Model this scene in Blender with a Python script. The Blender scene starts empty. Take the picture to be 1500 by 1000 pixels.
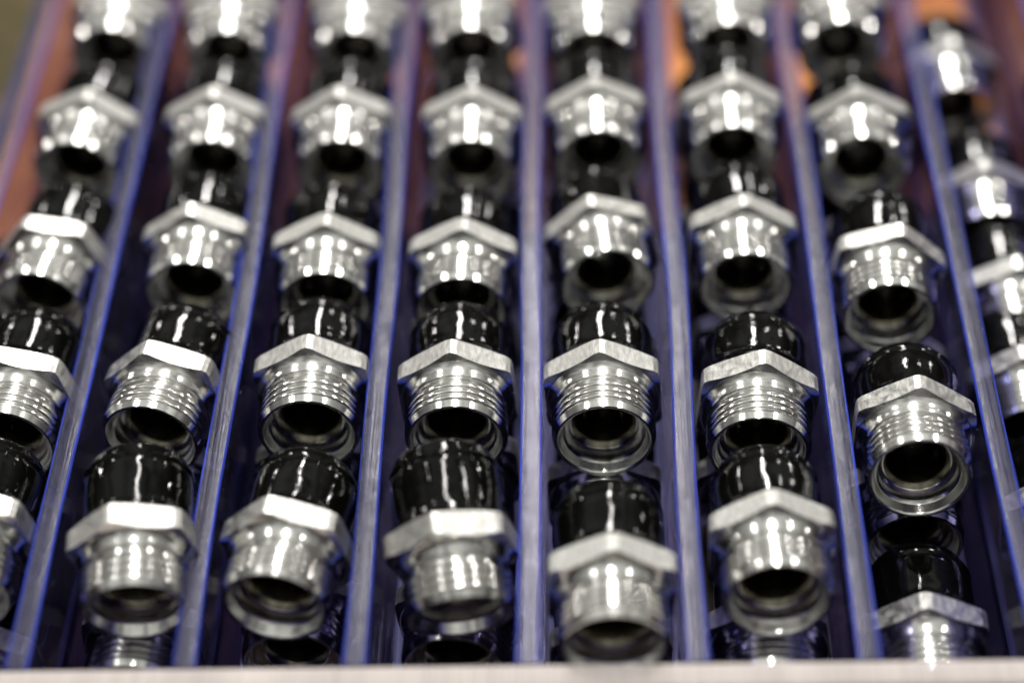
import bpy, bmesh, math, random
from mathutils import Vector, Matrix, noise
MM = 0.001          # everything below is written in millimetres, the scene is in metres
Z0 = 6.0            # height of the outside of the tray floor above the table, mm
C = bpy.context.scene.collection
S = bpy.context.scene

# ------------------------------------------------------------------ camera
cam_d = bpy.data.cameras.new('camera')
cam = bpy.data.objects.new('camera', cam_d); C.objects.link(cam)
cam_d.sensor_width = 36.0
cam_d.lens = 76.0
cam_d.clip_start = 0.01
cam_d.clip_end = 50.0
RX = Vector((0.99931486, 0.0132154, -0.03457106))
UX = Vector((0.01647451, 0.67760586, 0.73524071))
FX = Vector((-0.03314206, 0.73530651, -0.67692389))
m = Matrix((RX, UX, -FX)).transposed().to_4x4()
m.translation = Vector((13.9975, -302.854, 420.1976 + Z0)) * MM
cam.matrix_world = m
cam_d.dof.use_dof = True
cam_d.dof.focus_distance = 0.530
cam_d.dof.aperture_fstop = 3.3
cam_d.dof.aperture_blades = 0
S.camera = cam

# ------------------------------------------------------------------ the dim room round the tray (warm grey, darker below, with patches added to streak the steel)
w = bpy.data.worlds.new('World'); S.world = w; w.use_nodes = True
nt = w.node_tree; nt.nodes.clear()
wo = nt.nodes.new('ShaderNodeOutputWorld'); bg = nt.nodes.new('ShaderNodeBackground')
tc = nt.nodes.new('ShaderNodeTexCoord'); sep = nt.nodes.new('ShaderNodeSeparateXYZ')
rmp = nt.nodes.new('ShaderNodeValToRGB')
nt.links.new(tc.outputs['Generated'], sep.inputs[0]); nt.links.new(sep.outputs['Z'], rmp.inputs[0])
e = rmp.color_ramp.elements
e[0].position = 0.0; e[0].color = (0.02, 0.018, 0.02, 1)
e[1].position = 1.0; e[1].color = (0.62, 0.63, 0.59, 1)
for pos, val in ((0.15, (0.03, 0.028, 0.034)), (0.38, (0.16, 0.155, 0.15)), (0.62, (0.52, 0.52, 0.49)), (0.8, (0.62, 0.63, 0.59))):
    k = e.new(pos); k.color = (*val, 1)
wn = nt.nodes.new('ShaderNodeTexNoise'); wn.inputs['Scale'].default_value = 3.6; wn.inputs['Detail'].default_value = 2.0
nt.links.new(tc.outputs['Generated'], wn.inputs['Vector'])
wr = nt.nodes.new('ShaderNodeMapRange'); nt.links.new(wn.outputs[0], wr.inputs[0])
for i_, v_ in ((1, 0.38), (2, 0.60), (3, 0.30), (4, 1.25)): wr.inputs[i_].default_value = v_
wm = nt.nodes.new('ShaderNodeVectorMath'); wm.operation = 'SCALE'
nt.links.new(rmp.outputs[0], wm.inputs[0]); nt.links.new(wr.outputs[0], wm.inputs['Scale'])
nt.links.new(wm.outputs[0], bg.inputs[0]); bg.inputs[1].default_value = 0.95
nt.links.new(bg.outputs[0], wo.inputs[0])

# ------------------------------------------------------------------ the hall's lamps, seen as streaks in the steel
def lamp(direction, dist, sx, sy, watt, col=(1, 0.97, 0.93)):
    d = Vector(direction).normalized()
    L = bpy.data.lights.new('hall_lamp', 'AREA'); L.shape = 'RECTANGLE'
    L.size = sx; L.size_y = sy; L.energy = watt; L.color = col
    o = bpy.data.objects.new('hall_lamp', L); C.objects.link(o)
    o.location = d * dist + Vector((0, 0.12, 0))
    z = d; x = Vector((0, 1, 0)).cross(z).normalized(); y = z.cross(x)
    o.matrix_world = Matrix.Translation(o.location) @ Matrix((x, y, z)).transposed().to_4x4()
    return o
lamp((0.0, 0.68, 0.73), 2.6, 0.14, 0.75, 50)
lamp((0.02, 0.38, 0.92), 2.6, 0.12, 0.70, 22)
lamp((0.0, 0.06, 0.99), 2.6, 0.12, 0.70, 22)
lamp((0.60, 0.69, 0.40), 2.6, 0.09, 0.18, 3.6)
lamp((-0.62, 0.68, 0.42), 2.6, 0.09, 0.18, 4)
lamp((0.84, 0.45, 0.32), 2.6, 0.09, 0.12, 5)
lamp((-0.84, 0.45, 0.30), 2.6, 0.09, 0.12, 5)
lamp((0.33, 0.72, 0.60), 2.6, 0.06, 0.10, 2.5)
lamp((0.52, 0.16, 0.83), 2.6, 0.10, 0.30, 8)
lamp((-0.52, 0.14, 0.83), 2.6, 0.10, 0.30, 8)

S.view_settings.view_transform = 'Standard'
S.view_settings.look = 'None'
S.view_settings.exposure = 0.15
S.view_settings.gamma = 1.0
S.render.engine = 'CYCLES'
cy = S.cycles
cy.max_bounces = 14; cy.diffuse_bounces = 3; cy.glossy_bounces = 6; cy.transmission_bounces = 10; cy.transparent_max_bounces = 10
cy.caustics_reflective = True; cy.caustics_refractive = True
cy.blur_glossy = 0.6
cy.sample_clamp_indirect = 4.0
cy.use_denoising = True
try: cy.denoiser = 'OPENIMAGEDENOISE'
except Exception: pass

# ------------------------------------------------------------------ materials
def mat(name):
    M = bpy.data.materials.new(name); M.use_nodes = True
    t = M.node_tree; t.nodes.clear()
    out = t.nodes.new('ShaderNodeOutputMaterial')
    return M, t, out
def nd(t, kind, **kw):
    n = t.nodes.new(kind)
    for a, v in kw.items(): setattr(n, a, v)
    return n
def princ(t, **kw):
    b = t.nodes.new('ShaderNodeBsdfPrincipled')
    for a, v in kw.items(): b.inputs[a.replace('_', ' ')].default_value = v
    return b
def ramp(t, src, stops):
    r = t.nodes.new('ShaderNodeValToRGB'); el = r.color_ramp.elements
    while len(el) > 1: el.remove(el[-1])
    el[0].position = stops[0][0]; el[0].color = (*stops[0][1], 1)
    for p, c in stops[1:]:
        q = el.new(p); q.color = (*c, 1)
    t.links.new(src, r.inputs[0]); return r
def noisetex(t, vec, scale, detail=3, rough=0.55):
    n = t.nodes.new('ShaderNodeTexNoise'); n.inputs['Scale'].default_value = scale
    n.inputs['Detail'].default_value = detail; n.inputs['Roughness'].default_value = rough
    if vec is not None: t.links.new(vec, n.inputs['Vector'])
    return n
def mapping(t, sc, src='Object'):
    c = t.nodes.new('ShaderNodeTexCoord'); m = t.nodes.new('ShaderNodeMapping')
    m.inputs['Scale'].default_value = sc
    t.links.new(c.outputs[src], m.inputs['Vector']); return m.outputs[0]
def bump(t, h, strength, dist, prev=None):
    b = t.nodes.new('ShaderNodeBump'); b.inputs['Strength'].default_value = strength
    b.inputs['Distance'].default_value = dist
    t.links.new(h, b.inputs['Height'])
    if prev is not None: t.links.new(prev, b.inputs['Normal'])
    return b.outputs[0]

def steel_turned(name, rough, aniso, base, ring=0.25):
    M, t, out = mat(name)
    c = nd(t, 'ShaderNodeTexCoord'); s = nd(t, 'ShaderNodeSeparateXYZ'); t.links.new(c.outputs['Object'], s.inputs[0])
    # r and z only: turning marks run round the axis
    v2 = nd(t, 'ShaderNodeCombineXYZ'); t.links.new(s.outputs['X'], v2.inputs[0]); t.links.new(s.outputs['Y'], v2.inputs[1])
    ln = nd(t, 'ShaderNodeVectorMath', operation='LENGTH'); t.links.new(v2.outputs[0], ln.inputs[0])
    v = nd(t, 'ShaderNodeCombineXYZ'); t.links.new(ln.outputs['Value'], v.inputs[0]); t.links.new(s.outputs['Z'], v.inputs[1])
    oi = nd(t, 'ShaderNodeObjectInfo'); t.links.new(oi.outputs['Random'], v.inputs[2])
    rings = noisetex(t, v.outputs[0], 3200, 4, 0.7)
    mott = noisetex(t, c.outputs['Object'], 350, 4, 0.6)
    b = princ(t, Metallic=1.0, Anisotropic=aniso, Anisotropic_Rotation=0.25)
    r1 = ramp(t, rings.outputs[0], [(0.3, tuple(x * 0.86 for x in base)), (0.7, base)])
    t.links.new(r1.outputs[0], b.inputs['Base Color'])
    r2 = ramp(t, mott.outputs[0], [(0.3, (rough * 0.75,) * 3), (0.75, (rough * 1.35,) * 3)])
    t.links.new(r2.outputs[0], b.inputs['Roughness'])
    tg = nd(t, 'ShaderNodeTangent', direction_type='RADIAL', axis='Z'); t.links.new(tg.outputs[0], b.inputs['Tangent'])
    t.links.new(bump(t, rings.outputs[0], ring, 0.00006), b.inputs['Normal'])
    t.links.new(b.outputs[0], out.inputs[0]); return M
def steel_milled():
    M, t, out = mat('milled_steel')
    b = princ(t, Metallic=1.0)
    n1 = noisetex(t, mapping(t, (1, 1, 0.22)), 1500, 5, 0.7)
    n2 = noisetex(t, mapping(t, (1, 1, 1)), 420, 5, 0.65)
    r = ramp(t, n1.outputs[0], [(0.3, (0.30, 0.295, 0.28)), (0.62, (0.60, 0.595, 0.57))])
    t.links.new(r.outputs[0], b.inputs['Base Color'])
    r2 = ramp(t, n2.outputs[0], [(0.35, (0.30,) * 3), (0.7, (0.62,) * 3)]); t.links.new(r2.outputs[0], b.inputs['Roughness'])
    t.links.new(bump(t, n2.outputs[0], 0.5, 0.0002, bump(t, n1.outputs[0], 0.5, 0.00008)), b.inputs['Normal'])
    t.links.new(b.outputs[0], out.inputs[0]); return M
def black_gloss():
    M, t, out = mat('black_gloss')
    b = princ(t, Base_Color=(0.0016, 0.0016, 0.0012, 1), Coat_Weight=0.0)
    b.inputs['Specular IOR Level'].default_value = 0.22
    n1 = noisetex(t, mapping(t, (1, 1, 1)), 130, 2, 0.4)
    n2 = noisetex(t, mapping(t, (1, 1, 1)), 1400, 4, 0.65)
    sc = ramp(t, n2.outputs[0], [(0.52, (0, 0, 0)), (0.68, (1, 1, 1))])
    r2 = ramp(t, n1.outputs[0], [(0.4, (0.03,) * 3), (0.7, (0.07,) * 3)]); t.links.new(r2.outputs[0], b.inputs['Roughness'])
    nn = bump(t, sc.outputs[0], 0.05, 0.0001, bump(t, n1.outputs[0], 0.22, 0.0012))
    t.links.new(nn, b.inputs['Normal']); t.links.new(nn, b.inputs['Coat Normal'])
    t.links.new(b.outputs[0], out.inputs[0]); return M
def clear_plastic(name, tint, rough, milk, milk_col, scratch=0.3, gloss=1.0, streak=0.45):
    # a thin tinted sheet: light passes straight through each skin, a Fresnel share is mirrored, a little is scattered
    M, t, out = mat(name)
    n1 = noisetex(t, mapping(t, (1, 0.008, 1)), 1300, 4, 0.6)      # drawn out along the wall
    n2 = noisetex(t, mapping(t, (1, 1, 1)), 260, 5, 0.7)
    n3 = noisetex(t, mapping(t, (1, 0.3, 1)), 60, 3, 0.5)
    nn = bump(t, n1.outputs[0], scratch, 0.00015, bump(t, n3.outputs[0], 0.3, 0.0008))
    tp = nd(t, 'ShaderNodeBsdfTransparent'); tp.inputs[0].default_value = (*tint, 1)
    gl = nd(t, 'ShaderNodeBsdfGlossy'); t.links.new(nn, gl.inputs['Normal'])
    r = ramp(t, n2.outputs[0], [(0.35, (rough * 0.6,) * 3), (0.72, (rough * 1.8,) * 3)]); t.links.new(r.outputs[0], gl.inputs['Roughness'])
    fr = nd(t, 'ShaderNodeFresnel'); ge = nd(t, 'ShaderNodeNewGeometry'); mr = nd(t, 'ShaderNodeMapRange'); t.links.new(ge.outputs['Backfacing'], mr.inputs[0]); mr.inputs[3].default_value = 1.47; mr.inputs[4].default_value = 1 / 1.47; t.links.new(mr.outputs[0], fr.inputs[0]); t.links.new(nn, fr.inputs['Normal'])
    fm = nd(t, 'ShaderNodeMath', operation='MULTIPLY'); t.links.new(fr.outputs[0], fm.inputs[0]); fm.inputs[1].default_value = gloss
    m1 = nd(t, 'ShaderNodeMixShader'); t.links.new(fm.outputs[0], m1.inputs[0]); t.links.new(tp.outputs[0], m1.inputs[1]); t.links.new(gl.outputs[0], m1.inputs[2])
    df = nd(t, 'ShaderNodeBsdfDiffuse'); tr = nd(t, 'ShaderNodeBsdfTranslucent'); mx = nd(t, 'ShaderNodeMixShader')
    cr = ramp(t, n1.outputs[0], [(0.36, tuple(x * streak for x in milk_col)), (0.62, tuple(min(1, x * 1.2) for x in milk_col))])
    t.links.new(cr.outputs[0], df.inputs[0]); t.links.new(cr.outputs[0], tr.inputs[0]); mx.inputs[0].default_value = 0.4
    t.links.new(df.outputs[0], mx.inputs[1]); t.links.new(tr.outputs[0], mx.inputs[2])
    m2 = nd(t, 'ShaderNodeMixShader')
    f2 = ramp(t, n3.outputs[0], [(0.3, (milk * 0.85,) * 3), (0.7, (min(1, milk * 1.15),) * 3)]); t.links.new(f2.outputs[0], m2.inputs[0])
    t.links.new(m1.outputs[0], m2.inputs[1]); t.links.new(mx.outputs[0], m2.inputs[2])
    t.links.new(m2.outputs[0], out.inputs[0]); return M
STEEL = steel_turned('turned_steel', 0.20, 0.7, (0.72, 0.715, 0.69), 0.2)
LIP = steel_turned('polished_chamfer', 0.16, 0.5, (0.78, 0.775, 0.75), 0.2)
BORE = steel_turned('bored_steel', 0.22, 0.4, (0.24, 0.225, 0.17), 0.4)  # darker than the turned steel: shade inside the bore put into its colour
HEX = steel_milled()
BLACK = black_gloss()
SIDE = clear_plastic('clear_blue_plastic', (0.48, 0.47, 0.68), 0.10, 0.022, (0.13, 0.14, 0.42), 0.3, 0.22)  # tinted plastic; its faint blue milk is put in to lift the channel shadows
TOP = clear_plastic('worn_plastic_edge', (0.86, 0.84, 0.92), 0.24, 0.20, (0.27, 0.27, 0.50), 0.9, 0.38, 0.3)
FOOT = clear_plastic('moulded_foot', (0.6, 0.6, 0.85), 0.15, 0.55, (0.30, 0.31, 0.62), 0.6, 1.0)  # pale milk paints in the bright reflection along the foot fillet
EDGE = clear_plastic('blue_plastic_corner', (0.30, 0.36, 0.95), 0.25, 0.75, (0.06, 0.10, 0.70), 0.3, 0.5)  # blue of light piped to the corners, put into their colour
FLOOR = clear_plastic('clear_floor_plastic', (0.94, 0.93, 0.95), 0.4, 0.01, (0.12, 0.12, 0.25), 0.3, 0.02)
RIM = clear_plastic('frosted_rim', (0.85, 0.83, 0.85), 0.4, 0.9, (0.66, 0.60, 0.57), 0.1, 0.3, 0.92)
def rough_mat(name, stops, scale, rough, bd=0.0005, sc=(1, 1, 1)):
    M, t, out = mat(name); b = princ(t, Roughness=rough); b.inputs['Specular IOR Level'].default_value = 0.12
    n = noisetex(t, mapping(t, sc), scale, 6, 0.65)
    r = ramp(t, n.outputs[0], stops); t.links.new(r.outputs[0], b.inputs['Base Color'])
    t.links.new(bump(t, n.outputs[0], 0.5, bd), b.inputs['Normal'])
    t.links.new(b.outputs[0], out.inputs[0]); return M
TABLE = rough_mat('stained_bench', [(0.3, (0.012, 0.010, 0.004)), (0.48, (0.05, 0.04, 0.014)), (0.66, (0.16, 0.085, 0.055))], 14, 0.5)
ORANGE = rough_mat('orange_card', [(0.3, (0.40, 0.15, 0.05)), (0.5, (0.80, 0.33, 0.09)), (0.7, (0.90, 0.50, 0.16))], 22, 0.9, sc=(1, 0.7, 1))

# ------------------------------------------------------------------ mesh helpers (local axis Z of a fitting points out of its open end)
def finish(me, mats, angle=32):
    for x in mats: me.materials.append(x)
    me.shade_smooth()
    me.set_sharp_from_angle(angle=math.radians(angle))
def link(name, me, parent=None):
    o = bpy.data.objects.new(name, me); C.objects.link(o)
    if parent is not None: o.parent = parent
    return o
def revolve(name, prof, mats, seg=72, midx=None, wob=None, close=False):
    vs, fs, mi = [], [], []
    n = len(prof)
    for j in range(seg):
        a = 2 * math.pi * j / seg
        for i, (r, z) in enumerate(prof):
            if wob: r, z = wob(r, z, a)
            vs.append((r * math.cos(a) * MM, r * math.sin(a) * MM, z * MM))
    for j in range(seg):
        k = (j + 1) % seg
        for i in range(n if close else n - 1):
            i2 = (i + 1) % n
            fs.append((j * n + i, k * n + i, k * n + i2, j * n + i2)); mi.append(midx[i] if midx else 0)
    me = bpy.data.meshes.new(name); me.from_pydata(vs, [], fs)
    bm = bmesh.new(); bm.from_mesh(me)
    bmesh.ops.recalc_face_normals(bm, faces=bm.faces)
    bm.to_mesh(me); bm.free()
    me.polygons.foreach_set('material_index', mi)
    finish(me, mats); return me

# --- threaded end: collar, undercut, helical thread, chamfered lip and stepped bore, one closed skin
HEXT = 6.2
def thread_mesh():
    seg, pitch, z0, z1, ro, ri = 96, 2.1, 11.0, 20.0, 12.95, 11.45
    nz = 110
    cols = []
    for j in range(seg):
        a = 2 * math.pi * j / seg
        col = [(10.0, 6.0, 0), (14.15, 6.12, 0), (13.8, 6.4, 0), (13.35, 6.85, 0), (13.0, 7.5, 0), (12.75, 8.3, 0), (12.65, 9.4, 0), (12.4, 9.65, 0),
               (11.6, 9.75, 0), (11.5, 10.3, 0), (11.5, 10.9, 0)]
        for i in range(nz):
            z = z0 + (z1 - z0) * i / (nz - 1)
            ph = ((z - z0) / pitch - a / (2 * math.pi)) % 1.0
            tri = abs(ph - 0.5) * 2
            h = min(1.0, max(0.0, tri / 0.75))
            h = h * (2 - h)
            r = ri + (ro - ri) * (1 - (1 - h) ** 1.0)
            r = min(r, 11.5 + (z - z0) * 1.6)                   # lead-in chamfer at the undercut
            if z > z1 - 1.7: r = min(12.8, 12.15 + (z1 - z) * 0.38)   # lip chamfer
            col.append((r, z, 1 if z > z1 - 1.75 else 0))
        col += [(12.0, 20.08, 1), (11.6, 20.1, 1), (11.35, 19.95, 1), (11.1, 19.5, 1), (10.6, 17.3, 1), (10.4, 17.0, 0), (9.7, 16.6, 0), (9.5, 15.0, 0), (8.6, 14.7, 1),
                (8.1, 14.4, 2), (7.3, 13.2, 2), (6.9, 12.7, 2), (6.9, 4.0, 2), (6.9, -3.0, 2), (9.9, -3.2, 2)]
        cols.append(col)
    n = len(cols[0]); vs, fs, mi = [], [], []
    for j, col in enumerate(cols):
        a = 2 * math.pi * j / seg
        vs += [(r * math.cos(a) * MM, r * math.sin(a) * MM, z * MM) for r, z, _ in col]
    for j in range(seg):
        k = (j + 1) % seg
        for i in range(n - 1):
            fs.append((j * n + i, k * n + i, k * n + i + 1, j * n + i + 1)); mi.append(cols[j][i][2])
    me = bpy.data.meshes.new('threaded_end'); me.from_pydata(vs, [], fs)
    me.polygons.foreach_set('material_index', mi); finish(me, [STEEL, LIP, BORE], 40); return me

def hex_mesh():
    af2, N = 14.5, 72
    vs, fs, mi = [], [], []
    rc, t30 = af2 * 0.99, math.tan(math.radians(25))
    for j in range(N):
        a = 2 * math.pi * j / N
        d = ((a + math.pi / 6) % (math.pi / 3)) - math.pi / 6     # 0 at a corner direction
        rh = af2 / math.cos(math.pi / 6 - abs(d))
        rh = min(rh, 16.35)
        dz = max(0.0, rh - rc) * t30
        dz2 = max(0.0, rh - rc) * 0.18
        ring = [(9.9, 0.0, 1), (min(rc, rh) , 0.0, 1), (rh, dz2, 0), (rh, HEXT - dz, 1), (min(rc, rh - 0.02), HEXT, 1), (10.5, HEXT, 1)]
        for r, z, _ in ring: vs.append((r * math.cos(a) * MM, r * math.sin(a) * MM, z * MM))
    mids = [1, 1, 0, 1, 1]
    for j in range(N):
        k = (j + 1) % N
        for i in range(5):
            fs.append((j * 6 + i, k * 6 + i, k * 6 + i + 1, j * 6 + i + 1)); mi.append(mids[i])
    me = bpy.data.meshes.new('hex_collar'); me.from_pydata(vs, [], fs)
    me.polygons.foreach_set('material_index', mi); finish(me, [HEX, STEEL], 12); return me

def sleeve_mesh(seed, gap=0.0):
    g = gap
    prof = [(10.2, -0.9 - g), (12.2, -0.8 - g), (12.9, -1.1 - g), (13.4, -1.7 - g), (13.3, -2.3 - g), (12.9, -2.9 - g), (12.8, -3.6 - g), (12.8, -6), (12.95, -9), (13.0, -12), (12.95, -14.0),
            (12.8, -14.6), (12.65, -15.0), (12.95, -15.5), (13.1, -16.1), (12.9, -16.7), (12.3, -17.0), (12.05, -17.4), (11.95, -18.4), (11.5, -19.4), (10.6, -20.2), (9.2, -20.6), (7.2, -20.8), (7.0, -17.0)]
    sub = []
    for i in range(len(prof) - 1):
        (r0, z0), (r1, z1) = prof[i], prof[i + 1]
        k = 3 if abs(z1 - z0) > 1.5 else 1
        for q in range(k): sub.append((r0 + (r1 - r0) * q / k, z0 + (z1 - z0) * q / k))
    sub.append(prof[-1])
    def wob(r, z, a):
        n = noise.noise(Vector((math.cos(a) * 1.6 + seed * 7, math.sin(a) * 1.6, z * 0.16)))
        n2 = noise.noise(Vector((math.cos(a) * 5 + seed * 3, math.sin(a) * 5, z * 0.5)))
        return r + n * 0.22 + n2 * 0.07, z + n * 0.18
    return revolve('black_sleeve', sub, [BLACK], 72, wob=wob)
def neck_mesh():
    return revolve('rear_neck', [(9.9, 0.3), (11.6, 0.2), (11.6, -0.4), (11.0, -0.7), (11.0, -4.0), (9.9, -4.2)], [STEEL], 64)

THREAD = thread_mesh(); HEXM = hex_mesh(); SLEEVES = [sleeve_mesh(i) for i in range(5)]; GAPPED = sleeve_mesh(9, 1.5); NECK = neck_mesh()

# ------------------------------------------------------------------ bench, card and tray
def slab(name, x0, x1, y0, y1, z0, z1, mats, parent=None, bevel=0.0, seg=2, top=None, edge=None):
    bm = bmesh.new(); bmesh.ops.create_cube(bm, size=1)
    for v in bm.verts:
        v.co = Vector(((x0 + x1) / 2 + v.co.x * (x1 - x0), (y0 + y1) / 2 + v.co.y * (y1 - y0), (z0 + z1) / 2 + v.co.z * (z1 - z0))) * MM
    if bevel: bmesh.ops.bevel(bm, geom=bm.edges[:], offset=bevel * MM, segments=seg, affect='EDGES', profile=0.5)
    if top is not None:
        for f in bm.faces:
            c = f.calc_center_median().z / MM; f.normal_update()
            if f.normal.z > 0.98: f.material_index = top
            elif c > z1 - bevel * 1.2 and f.normal.z > 0.05: f.material_index = edge
    me = bpy.data.meshes.new(name); bm.to_mesh(me); bm.free()
    finish(me, mats, 30); return link(name, me, parent)
def extrude_y(name, prof, mi, y0, y1, mats, parent, n=36, wav=0.0):
    vs, fs, ms = [], [], []
    m_ = len(prof)
    for j in range(n + 1):
        y = y0 + (y1 - y0) * j / n
        for i, (x, z) in enumerate(prof):
            top = max(0.0, (z - 20) / 30)
            dx = wav * noise.noise(Vector((prof[0][0] * 0.37, y * 0.012, 0.3))) * top
            vs.append(((x + dx) * MM, y * MM, z * MM))
    for j in range(n):
        for i in range(m_):
            k = (i + 1) % m_
            fs.append((j * m_ + i, j * m_ + k, (j + 1) * m_ + k, (j + 1) * m_ + i)); ms.append(mi[i])
    fs.append(tuple(range(m_))[::-1]); ms.append(0)
    fs.append(tuple(n * m_ + i for i in range(m_))); ms.append(0)
    me = bpy.data.meshes.new(name); me.from_pydata(vs, [], fs)
    bm = bmesh.new(); bm.from_mesh(me); bmesh.ops.recalc_face_normals(bm, faces=bm.faces); bm.to_mesh(me); bm.free()
    me.polygons.foreach_set('material_index', ms); finish(me, mats, 50); return link(name, me, parent)

bench = slab('bench_top', -1500, 1500, -900, 1800, -40, 0, [TABLE]); bench['kind'] = 'structure'
card = slab('orange_card', -172, 420, 208, 640, 0.4, 1.6, [ORANGE], bevel=0.3, seg=1)
card['label'] = 'orange brown sheet lying on the bench under the clear tray'; card['category'] = 'sheet'

X0, X1, Y1 = -4 * 38.0, 5 * 38.0, 345.0
tray = bpy.data.objects.new('divided_tray', None); C.objects.link(tray)
tray['label'] = 'clear blue tinted plastic tray with long parallel channels full of fittings'; tray['category'] = 'tray'
TOPZ = 45 + Z0; FL = Z0 - 3
slab('floor_panel', X0 - 3.7, X1 + 3.7, -7, Y1 + 6, 1.9, FL, [FLOOR], tray, 0.3, 1)
def divider_prof(x, wt, wb):
    t, b = wt / 2, wb / 2
    z = TOPZ
    p = [(b + 2.8, FL + 0.06), (b + 1.2, FL + 0.8), (b + 0.3, FL + 3.0), (t, z - 0.7), (t - 0.06, z - 0.3), (t - 0.25, z - 0.06), (t - 0.55, z)]
    mi = [0, 0, 0, 2, 2, 2]
    q = [(-a, c) for a, c in p[::-1]]
    prof = [(x + a, c) for a, c in p + q]
    mid = [3, 3, 0, 2, 2, 2, 1, 2, 2, 2, 0, 3, 3, 0]
    return prof, mid
for k in range(-3, 5):
    prof, mid = divider_prof(k * 38.0, 5.3, 6.0)
    extrude_y('divider', prof, mid, 0.1, Y1 - 0.1, [SIDE, TOP, EDGE, FOOT], tray, wav=1.2)
for x in (X0, X1):
    prof, mid = divider_prof(x, 7.4, 7.4)
    extrude_y('side_wall', prof, mid, 0.1, Y1 - 0.1, [SIDE, TOP, EDGE, FOOT], tray)
slab('front_wall', X0 - 3.7, X1 + 3.7, -7, -0.1, FL + 0.06, TOPZ - 0.15, [SIDE, RIM, RIM], tray, 1.0, 3, 1, 2)
slab('front_flange', X0 - 5, X1 + 5, -34, -7.1, TOPZ - 4, TOPZ - 0.8, [RIM], tray, 0.8, 2)
slab('back_wall', X0 - 3.7, X1 + 3.7, Y1, Y1 + 6, FL + 0.06, TOPZ - 0.15, [SIDE, TOP, EDGE], tray, 1.0, 3, 1, 2)

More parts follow.
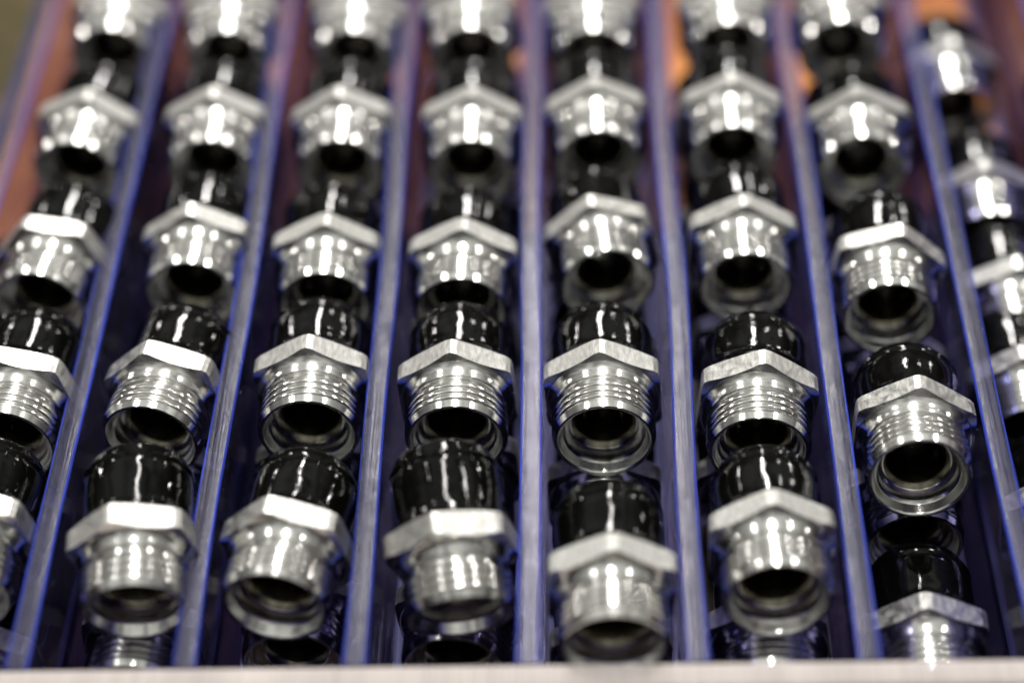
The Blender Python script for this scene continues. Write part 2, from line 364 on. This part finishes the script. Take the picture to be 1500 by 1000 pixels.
# ------------------------------------------------------------------ fittings: channel from the left, layer, centre of the hex back face (mm), yaw, dip, roll (deg)
FIT = [
    (1, 'upper', -128.65, 260.13, 40.0, -1.0, 0.0, 8.0),
    (1, 'upper', -129.11, 203.31, 40.0, -4.0, 0.0, 5.0),
    (1, 'upper', -128.93, 145.45, 41.0, -6.0, 0.0, -23.0),
    (1, 'upper', -129.23, 93.45, 41.0, -3.0, 0.0, -16.0),
    (1, 'upper', -131.03, 44.33, 42.7, -3.0, 2.0, -12.0),
    (2, 'upper', -93.37, 257.42, 40.0, 1.0, 0.0, 3.0),
    (2, 'upper', -91.53, 203.11, 40.0, 0.0, 0.0, 0.0),
    (2, 'upper', -90.36, 150.04, 40.0, -1.0, 0.0, -4.0),
    (2, 'upper', -91.68, 95.44, 40.0, -8.0, 0.0, -13.0),
    (2, 'upper', -91.53, 38.17, 45.47, 5.0, 10.0, -14.0),
    (3, 'upper', -54.01, 256.04, 40.0, -1.0, 0.0, 6.0),
    (3, 'upper', -54.43, 201.97, 40.0, 0.0, 0.0, -3.0),
    (3, 'upper', -55.04, 144.72, 40.0, 1.0, 0.0, 2.0),
    (3, 'upper', -54.9, 96.71, 40.0, 0.0, 0.0, -1.0),
    (3, 'upper', -55.38, 39.3, 42.7, -7.0, 2.0, -13.0),
    (4, 'upper', -19.05, 256.19, 40.0, 1.0, 0.0, -6.0),
    (4, 'upper', -17.19, 200.83, 40.0, 0.0, 0.0, 2.0),
    (4, 'upper', -17.94, 141.63, 40.0, -1.0, 0.0, 1.0),
    (4, 'upper', -18.02, 94.02, 40.0, 0.0, 0.0, -4.0),
    (4, 'upper', -17.58, 36.35, 46.51, 8.0, 19.0, -15.0),
    (5, 'upper', 18.11, 253.45, 40.0, 1.0, 0.0, 0.0),
    (5, 'upper', 18.75, 204.1, 40.0, 1.0, 0.0, -3.0),
    (5, 'upper', 18.86, 151.17, 38.95, 5.0, -3.0, -11.0),
    (5, 'upper', 18.64, 93.25, 40.0, 0.0, 0.0, -3.0),
    (5, 'upper', 19.35, 24.79, 45.4, 1.0, 4.0, 2.0),
    (6, 'upper', 58.91, 256.24, 40.0, 1.0, 0.0, -5.0),
    (6, 'upper', 57.65, 204.79, 40.0, -1.0, 0.0, 2.0),
    (6, 'upper', 57.14, 149.49, 40.0, 0.0, 0.0, 2.0),
    (6, 'upper', 57.14, 88.46, 40.0, -2.0, 0.0, 5.0),
    (6, 'upper', 56.65, 37.7, 43.3, 1.0, -2.0, -1.0),
    (7, 'upper', 93.32, 255.0, 38.95, -1.0, -3.0, 7.0),
    (7, 'upper', 93.98, 198.0, 38.6, -2.0, -4.0, -4.0),
    (7, 'upper', 94.16, 135.29, 41.0, -2.0, 0.0, 12.0),
    (7, 'upper', 94.56, 76.93, 39.91, -2.0, -6.0, 2.0),
    (8, 'lower', 129.7, 257.2, 14.0, 1.0, 0.0, 3.0),
    (8, 'lower', 131.83, 195.97, 14.0, 0.0, 0.0, -2.0),
    (8, 'lower', 132.74, 152.25, 14.0, 0.0, 0.0, 4.0),
    (8, 'lower', 130.31, 116.63, 14.0, 1.0, 0.0, -3.0),
    (1, 'lower', -132.27, 27.63, 13.9, -2.4, 0.0, -1.9),
    (1, 'lower', -132.51, 75.03, 13.9, -0.6, 0.0, 7.5),
    (1, 'lower', -131.53, 128.23, 13.9, -1.7, 0.0, 0.7),
    (1, 'lower', -132.36, 176.72, 13.9, -2.4, 0.0, -5.1),
    (1, 'lower', -131.44, 231.07, 13.9, 1.8, 0.0, 5.4),
    (1, 'lower', -132.17, 278.81, 13.9, 0.8, 0.0, 4.2),
    (2, 'lower', -93.37, 35.93, 13.9, -2.5, 0.0, 1.9),
    (2, 'lower', -93.89, 87.98, 13.9, -1.9, 0.0, -0.5),
    (2, 'lower', -93.29, 134.78, 13.9, 2.2, 0.0, 0.9),
    (2, 'lower', -93.33, 183.49, 13.9, 0.4, 0.0, 6.9),
    (2, 'lower', -93.89, 237.12, 13.9, -0.5, 0.0, 1.8),
    (3, 'lower', -56.37, 44.97, 13.9, -1.2, 0.0, 5.6),
    (3, 'lower', -56.54, 91.36, 13.9, 0.8, 0.0, -4.0),
    (3, 'lower', -55.94, 142.17, 13.9, -0.9, 0.0, 9.0),
    (3, 'lower', -56.02, 189.93, 13.9, -1.8, 0.0, 2.4),
    (3, 'lower', -56.1, 238.42, 13.9, 1.5, 0.0, -3.2),
    (4, 'lower', -17.33, 42.99, 13.9, -2.4, 0.0, -7.9),
    (4, 'lower', -17.53, 91.05, 13.9, 0.7, 0.0, -4.7),
    (4, 'lower', -18.35, 140.03, 13.9, -0.2, 0.0, -8.2),
    (4, 'lower', -17.35, 192.3, 13.9, 2.7, 0.0, 4.2),
    (4, 'lower', -18.57, 246.94, 13.9, -1.3, 0.0, 8.4),
    (5, 'lower', 18.97, 28.73, 13.9, 2.7, 0.0, 2.2),
    (5, 'lower', 18.81, 82.09, 13.9, -1.9, 0.0, -1.0),
    (5, 'lower', 18.93, 129.32, 13.9, 2.8, 0.0, -3.0),
    (5, 'lower', 18.46, 175.4, 13.9, -2.0, 0.0, 5.1),
    (5, 'lower', 18.81, 224.67, 13.9, -2.4, 0.0, 8.7),
    (5, 'lower', 18.69, 274.48, 13.9, -2.6, 0.0, -8.0),
    (6, 'lower', 57.35, 33.81, 13.9, -2.1, 0.0, -8.3),
    (6, 'lower', 56.75, 84.22, 13.9, 3.0, 0.0, -6.8),
    (6, 'lower', 57.48, 134.99, 13.9, -0.5, 0.0, 8.8),
    (6, 'lower', 56.74, 185.29, 13.9, -0.5, 0.0, -8.3),
    (6, 'lower', 56.75, 235.08, 13.9, 2.3, 0.0, 6.0),
    (7, 'lower', 94.44, 32.11, 13.9, -1.5, 0.0, -4.6),
    (7, 'lower', 94.72, 79.99, 13.9, 2.2, 0.0, -6.4),
    (7, 'lower', 95.7, 126.45, 13.9, 0.4, 0.0, 8.8),
    (7, 'lower', 95.66, 176.08, 13.9, 0.9, 0.0, 5.2),
    (7, 'lower', 95.09, 228.78, 13.9, -2.4, 0.0, -5.2),
    (9, 'lower', 167.0, 235, 13.9, 1.0, 0.0, 5),
    (9, 'lower', 166.0, 180, 13.9, 1.0, 0.0, -8),
    (9, 'lower', 168.0, 126, 13.9, 1.0, 0.0, 12),
    (8, 'lower', 131.5, 24.0, 13.9, 0.5, 0.0, 4.0),
    (8, 'lower', 132.5, 70.0, 13.9, -1.0, 0.0, -6.0),
]
CH = ['leftmost', 'second', 'third', 'fourth', 'fifth', 'sixth', 'seventh', 'eighth', 'ninth']
ORD = ['nearest the front rim', 'second from the front', 'third from the front', 'fourth from the front', 'fifth from the front', 'sixth from the front', 'farthest']
SPECIAL = {
    (4, 0): 'steel hose fitting tipped nose down, black sleeve raised, front of the fourth channel',
    (5, 1): 'sharp steel fitting with its whole open bore showing, second from front in fifth channel',
    (6, 1): 'steel fitting with bare neck behind its hex, second from front in sixth channel',
    (1, 2): 'steel fitting whose bright hex flat faces straight up, third from front in leftmost channel',
    (7, 0): 'steel fitting with open bore above a gap, frontmost on top in the seventh channel',
    (2, 1): 'steel fitting twisted toward the left wall, second from front in the second channel',
    (3, 0): 'front upper fitting of the third channel, its blurred bore turned left',
}
def make_fitting(name, sleeve):
    root = bpy.data.objects.new(name, None); C.objects.link(root)
    root.empty_display_size = 0.01
    link('threaded_end', THREAD, root); link('hex_collar', HEXM, root)
    link('rear_neck', NECK, root); link('black_sleeve', sleeve, root)
    return root
first = make_fitting('hose_fitting', SLEEVES[0])
def copy_fitting(sleeve):
    r = first.copy(); C.objects.link(r)
    for ch in first.children:
        c = ch.copy(); C.objects.link(c); c.parent = r
        if ch.name.startswith('black_sleeve'): c.data = sleeve
    return r
rows = {}
for f in FIT: rows.setdefault((f[0], f[1]), []).append(f)
n = 0
for (ch, layer), lst in sorted(rows.items()):
    lst.sort(key=lambda f: f[3])
    for i, (c_, l_, x, y, z, yaw, dip, roll) in enumerate(lst):
        sl = GAPPED if (ch, layer, i) in ((6, 'upper', 1),) else SLEEVES[(n * 3 + i) % 5]
        o = first if n == 0 else copy_fitting(sl)
        n += 1
        ya, ti, ro = math.radians(yaw), math.radians(dip), math.radians(roll)
        d = Vector((math.sin(ya) * math.cos(ti), -math.cos(ya) * math.cos(ti), -math.sin(ti)))
        up = (Vector((0, 0, 1)) - d * d.z).normalized()
        for q in o.children:
            q.rotation_euler.z = 0.0 if q.name.startswith('hex_collar') else 0.7 * n + 1.9 * len(q.name)
        xa = Matrix.Rotation(-ro, 3, d) @ up
        R = Matrix((xa, d.cross(xa), d)).transposed().to_4x4()
        o.matrix_world = Matrix.Translation(Vector((x, y, z + Z0)) * MM) @ R
        if layer == 'upper' and (ch, i) in SPECIAL: lab = SPECIAL[(ch, i)]
        else: lab = 'steel fitting with black sleeve in %s channel, %s layer, %s' % (CH[ch - 1], layer, ORD[i])
        o['label'] = lab; o['category'] = 'fitting'
        o['group'] = 'hose fittings lying on top' if layer == 'upper' else 'hose fittings lying in the bottom layer'
